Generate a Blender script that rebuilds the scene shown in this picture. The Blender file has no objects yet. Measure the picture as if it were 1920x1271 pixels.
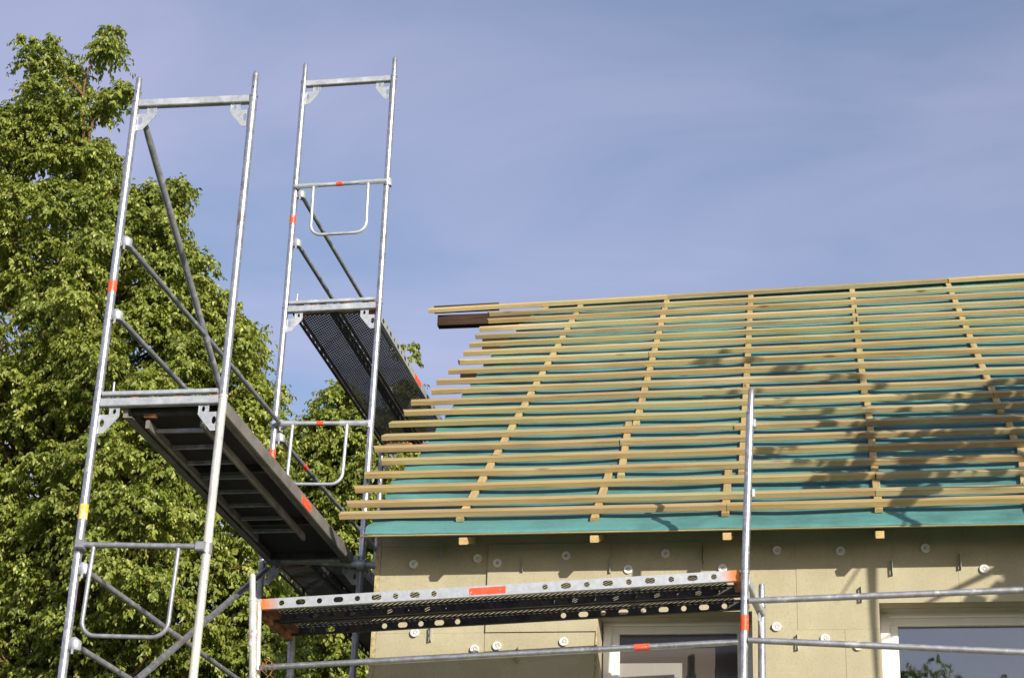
import bpy, math, random, numpy as np
from mathutils import Vector, Matrix, noise
from mathutils.geometry import tessellate_polygon
random.seed(7); rng = np.random.default_rng(11)
scene = bpy.context.scene
COL = scene.collection
V = Vector
# ------------------------------------------------------------------ camera
F = 3515.1; PITCH, ROLL, YAW = 0.39584, -0.03391, -0.17852
H = 2.4                                     # camera height above the ground
def cam_axes():
    cy, sy, cp, sp = math.cos(YAW), math.sin(YAW), math.cos(PITCH), math.sin(PITCH)
    fwd = V((sy*cp, cy*cp, sp)); right = V((cy, -sy, 0)); down = fwd.cross(right)
    cr, sr = math.cos(ROLL), math.sin(ROLL)
    return cr*right + sr*down, -sr*right + cr*down, fwd
CX, CD, CF = cam_axes(); EYE = V((0, 0, H))
def ray(px, py): return CX*((px-960)/F) + CD*((py-635.5)/F) + CF
def onY(px, py, Y): d = ray(px, py); return EYE + d*(Y/d.y)
K = 0.905; AL = 0.63121; CA, SA = math.cos(AL), math.sin(AL)
RP0 = V((0, 13*K, 4.1427*K + H)); RS = V((0, CA, SA)); RN = V((0, -SA, CA))
def onroof(px, py, off=0.0):
    d = ray(px, py); t = (RP0 + RN*off - EYE).dot(RN)/d.dot(RN); return EYE + d*t
def roofpt(x, s, n): return V((x, RP0.y, RP0.z)) + RS*s + RN*n
def xs(P): return P.x, (P - RP0).dot(RS)
cd = bpy.data.cameras.new("camera"); cam = bpy.data.objects.new("camera", cd); COL.objects.link(cam)
cd.sensor_width = 36; cd.lens = F/1920*36; cd.clip_start = 0.1; cd.clip_end = 3000
M = Matrix((CX, -CD, -CF)).transposed().to_4x4(); M.translation = EYE; cam.matrix_world = M
scene.camera = cam
# ------------------------------------------------------------------ materials
def mat(name, base=(.5, .5, .5), rough=.5, metal=0.0, var=0.0, scale=8.0, bump=0.0, bscale=None, stretch=None, coord='Object', spec=.5, col2=None, detail=4, lo=.35, hi=.65):
    m = bpy.data.materials.new(name); m.use_nodes = True; nt = m.node_tree; N, L = nt.nodes, nt.links
    b = N['Principled BSDF']; b.inputs['Roughness'].default_value = rough; b.inputs['Metallic'].default_value = metal
    b.inputs['Specular IOR Level'].default_value = spec; b.inputs['Base Color'].default_value = (*base, 1)
    tc = N.new('ShaderNodeTexCoord'); mp = N.new('ShaderNodeMapping'); L.new(tc.outputs[coord], mp.inputs[0])
    if stretch: mp.inputs['Scale'].default_value = stretch
    if var or col2:
        n = N.new('ShaderNodeTexNoise'); n.inputs['Scale'].default_value = scale; n.inputs['Detail'].default_value = detail; L.new(mp.outputs[0], n.inputs['Vector'])
        r = N.new('ShaderNodeValToRGB'); L.new(n.outputs['Fac'], r.inputs[0])
        c2 = col2 or tuple(c*(1+var) for c in base); c1 = base if col2 else tuple(c*(1-var) for c in base)
        r.color_ramp.elements[0].position = lo; r.color_ramp.elements[1].position = hi
        r.color_ramp.elements[0].color = (*c1, 1); r.color_ramp.elements[1].color = (*c2, 1)
        L.new(r.outputs[0], b.inputs['Base Color'])
    if bump:
        n2 = N.new('ShaderNodeTexNoise'); n2.inputs['Scale'].default_value = bscale or scale*4; n2.inputs['Detail'].default_value = 5; L.new(mp.outputs[0], n2.inputs['Vector'])
        bp = N.new('ShaderNodeBump'); bp.inputs['Strength'].default_value = bump; bp.inputs['Distance'].default_value = .01
        L.new(n2.outputs['Fac'], bp.inputs['Height']); L.new(bp.outputs[0], b.inputs['Normal'])
    return m
def overlay(m, col, scale, lo, hi, stretch=None, rough=None):
    """lay a second noise-masked colour (stain, wear, grain) over the base colour"""
    nt = m.node_tree; N, L = nt.nodes, nt.links; b = N['Principled BSDF']
    tc = N.new('ShaderNodeTexCoord'); mp = N.new('ShaderNodeMapping'); L.new(tc.outputs['Object'], mp.inputs[0])
    if stretch: mp.inputs['Scale'].default_value = stretch
    n = N.new('ShaderNodeTexNoise'); n.inputs['Scale'].default_value = scale; n.inputs['Detail'].default_value = 6; L.new(mp.outputs[0], n.inputs['Vector'])
    r = N.new('ShaderNodeMapRange'); r.inputs[1].default_value = lo; r.inputs[2].default_value = hi; L.new(n.outputs['Fac'], r.inputs[0])
    mx = N.new('ShaderNodeMix'); mx.data_type = 'RGBA'; L.new(r.outputs[0], mx.inputs[0])
    src = b.inputs['Base Color'].links
    if src: L.new(src[0].from_socket, mx.inputs[6])
    else: mx.inputs[6].default_value = b.inputs['Base Color'].default_value
    mx.inputs[7].default_value = (*col, 1); L.new(mx.outputs[2], b.inputs['Base Color'])
    return mx
GALV = overlay_m = mat('galvanised_steel', (.41, .42, .44), .33, .74, .16, 26, .14, 90)
overlay(GALV, (.27, .27, .28), 9, .54, .74); overlay(GALV, (.60, .60, .59), 38, .58, .68); overlay(GALV, (.24, .15, .09), 5, .66, .76)
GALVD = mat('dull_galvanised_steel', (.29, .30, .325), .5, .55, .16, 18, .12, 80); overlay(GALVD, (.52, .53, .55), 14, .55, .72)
GALVF = mat('flat_galvanised_sheet', (.42, .445, .47), .45, .45, .12, 30, .08, 120); overlay(GALVF, (.60, .62, .64), 8, .5, .7)
DECKM = mat('dirty_shaded_deck_steel', (.075, .072, .078), .6, .5, .25, 14, .15, 60); overlay(DECKM, (.13, .10, .075), 5, .55, .75)  # dirt patches; base darkened to deepen shade on undersides and inner flanges
PALE = mat('concrete_splashed_steel', (.58, .56, .50), .5, .45, .10, 16, .2, 50); overlay(PALE, (.74, .70, .58), 12, .47, .62, (1, 1, .25)); overlay(PALE, (.36, .35, .34), 30, .62, .72)
ALU = mat('weathered_aluminium', (.22, .205, .19), .55, .45, .2, 9, .1, 40); overlay(ALU, (.34, .32, .29), 6, .5, .75, (1, .3, 1))
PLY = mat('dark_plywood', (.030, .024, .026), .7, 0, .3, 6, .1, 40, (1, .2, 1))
ORANGE = mat('worn_orange_paint', (.62, .17, .04), .55, 0, .15, 14, .1, 60); overlay(ORANGE, (.50, .42, .36), 9, .52, .62)
RUST = mat('rusty_steel', (.20, .09, .05), .8, .1, .35, 20, .25, 70); overlay(RUST, (.45, .20, .08), 9, .5, .6)
RED = mat('red_reflective_tape', (.86, .075, .02), .45, 0, .08, 30)
overlay(RED, (.62, .10, .05), 14, .5, .7); overlay(RED, (.50, .34, .30), 45, .60, .68)
YEL = mat('yellow_tape', (.86, .48, .02), .45, 0, .12, 20); overlay(YEL, (.75, .55, .30), 25, .5, .6)
FADED = mat('faded_red_paint', (.55, .36, .36), .5, .3, .2, 20); overlay(FADED, (.62, .62, .63), 30, .45, .55)
def wood(name, a, b, knots=True):
    m = mat(name, a, .75, 0, 0, 3.2, .25, 60, (.35, 6, 6), col2=b, detail=6, lo=.3, hi=.7, spec=.25)
    nt = m.node_tree; N, L = nt.nodes, nt.links; bs = N['Principled BSDF']
    # fine fibres along the board (object X)
    overlay(m, tuple(c*.62 for c in a), 60, .55, .8, (.03, 1, 1))
    overlay(m, (.34, .33, .17), 1.3, .52, .75, (.5, 3, 3)); overlay(m, (.22, .165, .10), 2.1, .58, .80, (.8, 5, 5)); overlay(m, (.52, .43, .26), 1.7, .60, .78, (.45, 2, 2))
    if knots:
        tc = N.new('ShaderNodeTexCoord'); mp = N.new('ShaderNodeMapping'); mp.inputs['Scale'].default_value = (1.1, 5, 5); L.new(tc.outputs['Object'], mp.inputs[0])
        v = N.new('ShaderNodeTexVoronoi'); v.inputs['Scale'].default_value = 1.6; L.new(mp.outputs[0], v.inputs['Vector'])
        r = N.new('ShaderNodeMapRange'); r.inputs[1].default_value = .13; r.inputs[2].default_value = .05; L.new(v.outputs['Distance'], r.inputs[0])
        mx = N.new('ShaderNodeMix'); mx.data_type = 'RGBA'; L.new(r.outputs[0], mx.inputs[0]); L.new(bs.inputs['Base Color'].links[0].from_socket, mx.inputs[6]); mx.inputs[7].default_value = (.17, .085, .035, 1)
        L.new(mx.outputs[2], bs.inputs['Base Color'])
    return m
WOODS = [wood('batten_wood_honey', (0.307, 0.217, 0.090), (0.424, 0.323, 0.149)), wood('batten_wood_pale', (0.343, 0.260, 0.117), (0.451, 0.367, 0.180)), wood('batten_wood_greenish', (0.280, 0.227, 0.095), (0.388, 0.328, 0.149)), wood('batten_wood_tan', (0.298, 0.203, 0.090), (0.405, 0.299, 0.140))]
WOODS2 = [wood('batten_wood_grey', (0.244, 0.193, 0.104), (0.343, 0.289, 0.162)), wood('batten_wood_rosy', (0.307, 0.217, 0.104), (0.415, 0.314, 0.158)), wood('batten_wood_fresh', (0.379, 0.289, 0.135), (0.487, 0.396, 0.198))]
WOODT = wood('rafter_wood', (.50, .34, .15), (.62, .46, .23), False)
WOODD = mat('dark_weathered_wood', (.022, .012, .008), .85, 0, 0, 4, .3, 40, (.4, 6, 6), col2=(.055, .032, .020), spec=.2); overlay(WOODD, (.085, .055, .035), 2.5, .62, .75, (.3, 3, 3))
MEMB = mat('teal_roof_membrane', (.070, .198, .186), .55, 0, .20, 4, .5, 22, spec=.3); overlay(MEMB, (.095, .25, .245), 1.6, .48, .72, (.5, 1.6, 1.6)); overlay(MEMB, (.16, .27, .25), 45, .66, .74)
WALLM = mat('mineral_wool_board', (.385, .350, .238), .95, 0, .07, 4, .12, 160, spec=.1); overlay(WALLM, (.30, .275, .185), 70, .5, .8); overlay(WALLM, (.365, .33, .22), 9, .55, .8, (3, 1, .06)); overlay(WALLM, (.40, .375, .275), 1.3, .5, .75, (1, 1, .6))
WALLE = mat('yellow_mineral_wool_edge', (.38, .32, .17), .95, 0, .25, 40, .6, 120)
PVC = mat('white_window_plastic', (.80, .79, .77), .35, 0, .02, 10)
PLAST = mat('white_fastener_plastic', (.66, .65, .62), .5, 0, .04, 20)
BARK = mat('grey_brown_bark', (.085, .062, .045), .9, 0, .35, 12, .8, 30, (1, 1, .3))
TWIG = mat('warm_brown_twig_bark', (.14, .075, .035), .9, 0, .3, 20, .3, 40)
BRICK = mat('plain_render', (.38, .34, .26), .9, 0, .1, 6, .3, 60)
GROUND = mat('grass_and_soil', (.055, .075, .03), .95, 0, .4, .8, .4, 12)
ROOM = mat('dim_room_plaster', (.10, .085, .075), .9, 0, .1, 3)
BLIND = mat('grey_protective_sheet', (.26, .245, .225), .7, 0, .03, 3, stretch=(30, 1, 1))
def glass(name, refl, tint, rough=.015, film=0.0):
    m = bpy.data.materials.new(name); m.use_nodes = True; nt = m.node_tree; N, L = nt.nodes, nt.links
    N.remove(N['Principled BSDF']); out = N['Material Output']
    t = N.new('ShaderNodeBsdfTransparent'); t.inputs[0].default_value = (*tint, 1)
    g = N.new('ShaderNodeBsdfGlossy'); g.inputs['Roughness'].default_value = rough; g.inputs[0].default_value = (.92, .92, .95, 1)
    tc = N.new('ShaderNodeTexCoord'); n = N.new('ShaderNodeTexNoise'); n.inputs['Scale'].default_value = 2.5; L.new(tc.outputs['Object'], n.inputs['Vector'])
    bp = N.new('ShaderNodeBump'); bp.inputs['Strength'].default_value = .03; bp.inputs['Distance'].default_value = .02; L.new(n.outputs['Fac'], bp.inputs['Height']); L.new(bp.outputs[0], g.inputs['Normal'])
    fr = N.new('ShaderNodeFresnel'); fr.inputs['IOR'].default_value = 1.5
    ad = N.new('ShaderNodeMath'); ad.operation = 'ADD'; ad.inputs[1].default_value = refl; L.new(fr.outputs[0], ad.inputs[0])
    mx = N.new('ShaderNodeMixShader'); L.new(ad.outputs[0], mx.inputs[0]); L.new(t.outputs[0], mx.inputs[1]); L.new(g.outputs[0], mx.inputs[2]); L.new(mx.outputs[0], out.inputs[0])
    if film:
        d = N.new('ShaderNodeBsdfDiffuse'); d.inputs[0].default_value = (.20, .17, .15, 1); m2 = N.new('ShaderNodeMixShader'); m2.inputs[0].default_value = film; L.new(t.outputs[0], m2.inputs[1]); L.new(d.outputs[0], m2.inputs[2]); L.new(m2.outputs[0], mx.inputs[1])
    return m
GLASS = glass('coated_double_glazing', .13, (.75, .78, .78)); GLASSD = glass('filmed_glazing', .0, (.62, .58, .55), .12, .36)
def leafmat(name, translucent=.38):
    m = bpy.data.materials.new(name); m.use_nodes = True; nt = m.node_tree; N, L = nt.nodes, nt.links
    b = N['Principled BSDF']; b.inputs['Roughness'].default_value = .42; b.inputs['Specular IOR Level'].default_value = .45
    at = N.new('ShaderNodeAttribute'); at.attribute_name = 'tone'
    r = N.new('ShaderNodeValToRGB'); L.new(at.outputs['Fac'], r.inputs[0]); e = r.color_ramp.elements
    e[0].position = 0; e[0].color = (.090, .128, .022, 1); e[1].position = 1; e[1].color = (.58, .58, .24, 1)
    for p, c in ((.35, (.205, .255, .043)), (.68, (.33, .36, .075)), (.80, (.46, .48, .12))):
        k = e.new(p); k.color = (*c, 1)
    L.new(r.outputs[0], b.inputs['Base Color'])
    t = N.new('ShaderNodeBsdfTranslucent'); hs = N.new('ShaderNodeHueSaturation'); hs.inputs['Saturation'].default_value = 1.1; hs.inputs['Value'].default_value = 1.5; L.new(r.outputs[0], hs.inputs['Color']); L.new(hs.outputs[0], t.inputs[0])
    mx = N.new('ShaderNodeMixShader'); mx.inputs[0].default_value = translucent; L.new(b.outputs[0], mx.inputs[1]); L.new(t.outputs[0], mx.inputs[2]); L.new(mx.outputs[0], N['Material Output'].inputs[0])
    return m
LEAF = leafmat('lime_leaves')
# ------------------------------------------------------------------ mesh builder
def basis(d):
    d = d.normalized(); a = V((0, 0, 1)) if abs(d.z) < .95 else V((0, 1, 0))
    u = d.cross(a).normalized(); return u, d.cross(u).normalized(), d
class MB:
    def __init__(s): s.v = []; s.f = []; s.sm = []
    def add(s, vs, fs, smooth=False):
        o = len(s.v); s.v += [tuple(v) for v in vs]; s.f += [tuple(i+o for i in f) for f in fs]; s.sm += [smooth]*len(fs); return s
    def path(s, pts, r, seg=14, cap=True):
        pts = [V(p) for p in pts]; n = len(pts); rs = r if isinstance(r, (list, tuple)) else [r]*n
        u, w, d = basis(pts[1]-pts[0]); vs = []
        for i, p in enumerate(pts):
            d2 = (pts[min(i+1, n-1)] - pts[max(i-1, 0)]).normalized()
            u = (u - d2*u.dot(d2)).normalized(); w = d2.cross(u)
            vs += [p + (u*math.cos(2*math.pi*k/seg) + w*math.sin(2*math.pi*k/seg))*rs[i] for k in range(seg)]
        fs = [(i*seg+k, i*seg+(k+1) % seg, (i+1)*seg+(k+1) % seg, (i+1)*seg+k) for i in range(n-1) for k in range(seg)]
        s.add(vs, fs, True)
        if cap: s.add(vs[:seg], [tuple(range(seg))[::-1]]); s.add(vs[-seg:], [tuple(range(seg))])
        return s
    def box(s, c, sz, ax=None, bev=0.0):
        c = V(c); ax = ax or (V((1, 0, 0)), V((0, 1, 0)), V((0, 0, 1))); h = [k/2 for k in sz]
        if bev <= 0:
            vs = [c + ax[0]*h[0]*i + ax[1]*h[1]*j + ax[2]*h[2]*k for i in (-1, 1) for j in (-1, 1) for k in (-1, 1)]
            s.add(vs, [(0, 1, 3, 2), (4, 6, 7, 5), (0, 4, 5, 1), (2, 3, 7, 6), (0, 2, 6, 4), (1, 5, 7, 3)])
        else:   # box with chamfered long edges (long axis = ax[0])
            b = bev; pr = [(-h[1]+b, -h[2]), (h[1]-b, -h[2]), (h[1], -h[2]+b), (h[1], h[2]-b), (h[1]-b, h[2]), (-h[1]+b, h[2]), (-h[1], h[2]-b), (-h[1], -h[2]+b)]
            vs = [c + ax[0]*e*h[0] + ax[1]*p + ax[2]*q for e in (-1, 1) for p, q in pr]
            s.add(vs, [(i, (i+1) % 8, 8+(i+1) % 8, 8+i) for i in range(8)] + [tuple(range(8))[::-1], tuple(range(8, 16))])
        return s
    def plate(s, outer, holes, o, u, w, th):
        """flat plate with holes: 2-D outlines in the (u, w) plane at o, thickness th"""
        n = u.cross(w).normalized(); polys = [outer] + holes
        flat = [V((p[0], p[1], 0)) for q in polys for p in q]
        tri = tessellate_polygon([[V((p[0], p[1], 0)) for p in q] for q in polys])
        P = lambda p, k: V(o) + u*p.x + w*p.y + n*(th*k)
        for k in (-.5, .5): s.add([P(p, k) for p in flat], [tuple(t) for t in tri])
        i = 0
        for q in polys:
            m = len(q); a = [P(V((p[0], p[1], 0)), -.5) for p in q]; b = [P(V((p[0], p[1], 0)), .5) for p in q]
            s.add(a+b, [(k, (k+1) % m, m+(k+1) % m, m+k) for k in range(m)]); i += m
        return s
    def holed_strip(s, o, u, w, L, hgt, holes, th=.0025):
        """strip L long and hgt high with (centre, half length, radius) holes along its middle"""
        n = u.cross(w).normalized(); edges = [0.0]
        for i, hd in enumerate(holes): edges.append(hd[0]-hd[1]-hd[2]-.008); edges.append(hd[0]+hd[1]+hd[2]+.008)
        edges.append(L); P = lambda a, b, k: V(o) + u*a + w*b + n*(th*k)
        for i in range(len(edges)-1):
            a, b = edges[i], edges[i+1]
            if i % 2 == 0:
                s.box(P((a+b)/2, hgt/2, 0), (b-a, hgt, th), (u, w, n))
            else:
                c, hl, r = holes[i//2]; m = hgt/2; inner = []; out = []
                for k in range(20):
                    t = 2*math.pi*(k+.5)/20; cx = c + (hl if math.cos(t) > 0 else -hl) + r*math.cos(t); cy = m + r*math.sin(t); inner.append((cx, cy))
                    dx, dy = math.cos(t), math.sin(t); hx, hy = (b-a)/2, m; sc = min(hx/abs(dx) if abs(dx) > 1e-6 else 9, hy/abs(dy) if abs(dy) > 1e-6 else 9)
                    out.append(((a+b)/2 + dx*sc, m + dy*sc))
                # snap the corners of the cell
                for cxn in ((a, 0), (a, hgt), (b, 0), (b, hgt)):
                    j = min(range(20), key=lambda q: (out[q][0]-cxn[0])**2 + (out[q][1]-cxn[1])**2); out[j] = cxn
                for kk in (-.5, .5): s.add([P(*p, kk) for p in out] + [P(*p, kk) for p in inner], [(k, (k+1) % 20, 20+(k+1) % 20, 20+k) for k in range(20)])
                s.add([P(*p, -.5) for p in inner] + [P(*p, .5) for p in inner], [(k, (k+1) % 20, 20+(k+1) % 20, 20+k) for k in range(20)])
        return s
    def build(s, name, m, parent=None, origin=None):
        me = bpy.data.meshes.new(name); org = V(origin) if origin is not None else V((0, 0, 0))
        me.from_pydata([tuple(V(v)-org) for v in s.v], [], s.f); me.polygons.foreach_set('use_smooth', s.sm); me.materials.append(m); me.update()
        o = bpy.data.objects.new(name, me); COL.objects.link(o); o.location = org
        if parent is not None:
            o.parent = parent; o.location = org - V(parent.get('_o', (0, 0, 0))) if origin is not None else -V(parent.get('_o', (0, 0, 0)))
        return o
def tag(o, label=None, cat=None, group=None, kind=None):
    for k, v in (('label', label), ('category', cat), ('group', group), ('kind', kind)):
        if v: o[k] = v
    return o
def thing(name, loc, label, cat, group=None):
    o = bpy.data.objects.new(name, None); COL.objects.link(o); o.location = loc; o.empty_display_size = .1
    o['_o'] = tuple(loc); return tag(o, label, cat, group)
X1, Y1, Z1 = V((1, 0, 0)), V((0, 1, 0)), V((0, 0, 1))
# ------------------------------------------------------------------ light and sky
SUN_EL, SUN_AZ = math.radians(20.5), math.radians(38)
SUN = V((math.cos(SUN_EL)*math.sin(SUN_AZ), -math.cos(SUN_EL)*math.cos(SUN_AZ), math.sin(SUN_EL)))
sl = bpy.data.lights.new('sun', 'SUN'); sl.energy = 5.0; sl.angle = math.radians(.53); sl.color = (1, .925, .81)
so = bpy.data.objects.new('sun', sl); COL.objects.link(so); so.rotation_euler = SUN.to_track_quat('Z', 'Y').to_euler(); so.location = (20, -20, 20)
w = bpy.data.worlds.new('World'); scene.world = w; w.use_nodes = True; nt = w.node_tree; N, L = nt.nodes, nt.links
bg = N['Background']; sky = N.new('ShaderNodeTexSky'); sky.sky_type = 'NISHITA'; sky.sun_disc = False; sky.sun_elevation = SUN_EL
sky.sun_rotation = math.atan2(SUN.x, SUN.y); sky.air_density = 1.0; sky.dust_density = 1.6; sky.ozone_density = 2.0; sky.altitude = 100
bg.inputs['Strength'].default_value = .122
tc = N.new('ShaderNodeTexCoord'); mp = N.new('ShaderNodeMapping'); mp.inputs['Scale'].default_value = (1.6, 1.6, 5); mp.inputs['Rotation'].default_value = (.2, .35, .3); L.new(tc.outputs['Generated'], mp.inputs[0])
nz = N.new('ShaderNodeTexNoise'); nz.inputs['Scale'].default_value = 1.9; nz.inputs['Detail'].default_value = 7; nz.inputs['Roughness'].default_value = .5; nz.inputs['Distortion'].default_value = .6; L.new(mp.outputs[0], nz.inputs['Vector'])
mr = N.new('ShaderNodeMapRange'); mr.inputs[1].default_value = .30; mr.inputs[2].default_value = .74; mr.inputs[3].default_value = .16; mr.inputs[4].default_value = .72; L.new(nz.outputs['Fac'], mr.inputs[0])
sx = N.new('ShaderNodeSeparateXYZ'); L.new(tc.outputs['Generated'], sx.inputs[0])
fz = N.new('ShaderNodeMapRange'); fz.inputs[1].default_value = .22; fz.inputs[2].default_value = .75; fz.inputs[3].default_value = 1.20; fz.inputs[4].default_value = .22; L.new(sx.outputs['Z'], fz.inputs[0])
fx = N.new('ShaderNodeMapRange'); fx.inputs[1].default_value = -.50; fx.inputs[2].default_value = .20; fx.inputs[3].default_value = 1.30; fx.inputs[4].default_value = .80; L.new(sx.outputs['X'], fx.inputs[0])
p1 = N.new('ShaderNodeMath'); p1.operation = 'MULTIPLY'; L.new(fz.outputs[0], p1.inputs[0]); L.new(fx.outputs[0], p1.inputs[1])
p2 = N.new('ShaderNodeMath'); p2.operation = 'MULTIPLY'; L.new(p1.outputs[0], p2.inputs[0]); L.new(mr.outputs[0], p2.inputs[1]); p2.use_clamp = True
mx = N.new('ShaderNodeMix'); mx.data_type = 'RGBA'; L.new(p2.outputs[0], mx.inputs[0]); L.new(sky.outputs[0], mx.inputs[6]); mx.inputs[7].default_value = (4.5, 4.1, 5.75, 1)
L.new(mx.outputs[2], bg.inputs['Color'])
scene.view_settings.view_transform = 'Standard'; scene.view_settings.look = 'None'; scene.view_settings.exposure = 0.36; scene.view_settings.gamma = 1
# ------------------------------------------------------------------ ground
g = MB(); n = 40
g.add([V((x, y, .12*noise.noise(V((x*.05, y*.05, 0))))) if abs(x) < 200 and abs(y) < 200 else V((x, y, 0)) for x in np.linspace(-1500, 1500, n+1) for y in np.linspace(-1500, 1500, n+1)],
      [(i*(n+1)+j, (i+1)*(n+1)+j, (i+1)*(n+1)+j+1, i*(n+1)+j+1) for i in range(n) for j in range(n)])
tag(g.build('ground', GROUND), 'grass and bare soil around the building site', 'ground', kind='structure')
# ------------------------------------------------------------------ house
YW = 12.03; WX0 = onY(713, 1012, YW).x; WX1 = 6.0; WTOP = 3.77 + H
house = thing('house', (WX0, YW, 0), 'house under renovation with teal roof underlay, wooden battens and beige insulated wall', 'house')
hx0 = WX0
def pz(px, py): return onY(px, py, YW)
w1l, w1r, w1t = pz(1119, 1200).x, pz(1411, 1200).x, pz(1240, 1147).z
w2l, w2t = pz(1648, 1129).x, pz(1760, 1128.5).z
REC = .24
WIN = [(w1l, w1r, w1t), (w2l, w2l+1.35, w2t)]; SILL = w1t - 1.35
# insulation boards: rows of panels with slightly different standing, clipped round the windows
zj = pz(1500, 1012).z; wall = MB()
rows = [(zj, WTOP)] + [(zj-.6*(i+1), zj-.6*i) for i in range(10)]
JX = {0: [pz(u, 1006).x for u in (1230, 1512)], 1: [pz(u, 1040).x for u in (916, 1146, 1317, 1492, 1795)], 2: [pz(u, 1200).x for u in (909, 1585)]}
random.seed(5)
for ri, (za, zb) in enumerate(rows):
    za = max(za, 0.0)
    if zb <= 0: break
    js = JX.get(ri) or [WX0+.5*(ri % 2)+i*1.0 for i in range(1, 9)]
    while js[-1] < WX1-1.0: js = js + [js[-1]+1.0]
    xsj = [WX0+.012] + js + [WX1]
    for a, b in zip(xsj[:-1], xsj[1:]):
        off = random.uniform(-.004, .004)
        if ri == 1: off = {0: .004, 1: -.014, 2: -.006, 3: .002}.get(xsj.index(a), off)
        zbrk = sorted({za, zb, *[z for z in (SILL, w1t, w2t) if za < z < zb]})
        xbrk = sorted({a, b, *[q for wn in WIN for q in wn[:2] if a < q < b]})
        for i in range(len(xbrk)-1):
            for j in range(len(zbrk)-1):
                xm, zm = (xbrk[i]+xbrk[i+1])/2, (zbrk[j]+zbrk[j+1])/2
                if any(wl < xm < wr and SILL < zm < wt for wl, wr, wt in WIN): continue
                e = lambda q, lo, hi, sgn: q
                xa, xb2 = xbrk[i], xbrk[i+1]; z0, z1 = zbrk[j], zbrk[j+1]
                g1 = random.choice((.0003, .0004, .0006, .0012))
                if i == 0: xa += g1
                if i == len(xbrk)-2: xb2 -= g1
                if j == 0: z0 += g1
                if j == len(zbrk)-2: z1 -= g1
                yf = YW + off; wall.box(((xa+xb2)/2, (yf+YW+.14)/2, (z0+z1)/2), (xb2-xa, YW+.14-yf, z1-z0))
wallo = wall.build('insulation_wall', WALLM, house)
ed = MB(); ed.box((WX0-.006, YW+.072, WTOP/2), (.034, .145, WTOP)); ed.build('corner_edge', WALLE, house)
core = MB()
YB = YW + .142 + .31
def core_box(x0, x1, z0, z1): core.box(((x0+x1)/2, (YW+.142+YB)/2, (z0+z1)/2), (x1-x0, .30, z1-z0))
core_box(WX0+.02, WIN[0][0], 0, WTOP); core_box(WIN[0][1], WIN[1][0], 0, WTOP); core_box(WIN[1][1], WX1, 0, WTOP)
for wl, wr, wt in WIN: core_box(wl, wr, 0, SILL); core_box(wl, wr, wt, WTOP)
core.build('masonry_core', BRICK, house)
RIDGE_S = xs(onroof(1500, 541, 0))[1]; RID = roofpt(0, RIDGE_S, 0); BACKY = 2*RID.y - YW
gb = MB(); gx = WX0+.02
for gx in (WX0+.02, WX1-.2):
    pts = [(YB, 0), (BACKY, 0), (BACKY, WTOP), (RID.y, RID.z-.22), (YB, WTOP+.02)]
    gb.add([V((x, p[0], p[1])) for x in (gx, gx+.18) for p in pts], [(0, 1, 2, 3, 4), (9, 8, 7, 6, 5)] + [(i, (i+1) % 5, 5+(i+1) % 5, 5+i) for i in range(5)])
gb.box(((WX0+WX1)/2, BACKY+.15, WTOP/2), (WX1-WX0-.04, .28, WTOP)); gb.build('gable_and_back_wall', BRICK, house)
# rooms behind the windows
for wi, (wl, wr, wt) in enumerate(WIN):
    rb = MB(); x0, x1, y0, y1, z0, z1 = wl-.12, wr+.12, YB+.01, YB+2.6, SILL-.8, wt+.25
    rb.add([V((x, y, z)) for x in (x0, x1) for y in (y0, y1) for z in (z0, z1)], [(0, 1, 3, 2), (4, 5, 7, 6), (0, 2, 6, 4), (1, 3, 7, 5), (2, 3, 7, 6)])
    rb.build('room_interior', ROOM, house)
# windows
def window(wl, wr, wt, gm, fw=.066):
    y0 = YW + REC; wt = wt + .045
    wr_ = bpy.data.objects.new('window', None); COL.objects.link(wr_); wr_.parent = house; wr_['_o'] = (wl, YW, SILL); wr_.location = V((wl, YW, SILL)) - V(house['_o'])
    rv = MB(); t = .010                                            # outer frame
    def ring(mb, x0, x1, z0, z1, wd, ya, yb, bev=.006):
        mb.box(((x0+x1)/2, (ya+yb)/2, z1-wd/2), (x1-x0, yb-ya, wd), (X1, Y1, Z1), bev); mb.box(((x0+x1)/2, (ya+yb)/2, z0+wd/2), (x1-x0, yb-ya, wd), (X1, Y1, Z1), bev)
        mb.box((x0+wd/2, (ya+yb)/2, (z0+z1)/2), (z1-z0-2*wd, yb-ya, wd), (Z1, Y1, X1), bev); mb.box((x1-wd/2, (ya+yb)/2, (z0+z1)/2), (z1-z0-2*wd, yb-ya, wd), (Z1, Y1, X1), bev)
    ring(rv, wl+.006, wr-.006, SILL+.006, wt-.004, fw, y0+.035, y0+.125); rv.build('frame', PVC, wr_)
    sa = MB(); ring(sa, wl+fw+.004, wr-fw-.004, SILL+fw+.004, wt-fw-.002, .052, y0+.060, y0+.124); sa.build('sash', PVC, wr_)
    i0 = fw+.05; p = MB(); p.box(((wl+wr)/2, y0+.105, (SILL+wt)/2), (wr-wl-2*i0, .012, wt-SILL-2*i0)); p.build('pane', gm, wr_)
    s = MB(); s.box(((wl+wr)/2, YW+REC/2-.02, SILL-.02), (wr-wl-.01, REC+.10, .03), (X1, Y1, Z1), .004); s.build('sill', GALVF, wr_)
    return wr_
wo1 = window(*WIN[0], GLASSD, .058); wo2 = window(*WIN[1], GLASS, .066)
bl = MB(); bz = pz(1200, 1243).z; YG = YW+REC+.09; bz = onY(1200, 1243, YG).z; bx0, bx1 = onY(1154, 1250, YG).x, onY(1279, 1250, YG).x
bl.box(((bx0+bx1)/2+.01, YW+REC+.090, (bz+SILL)/2+.05), (bx1-bx0-.02, .006, bz-SILL-.10)); bl.build('protective_sheet', BLIND, wo1)
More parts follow.
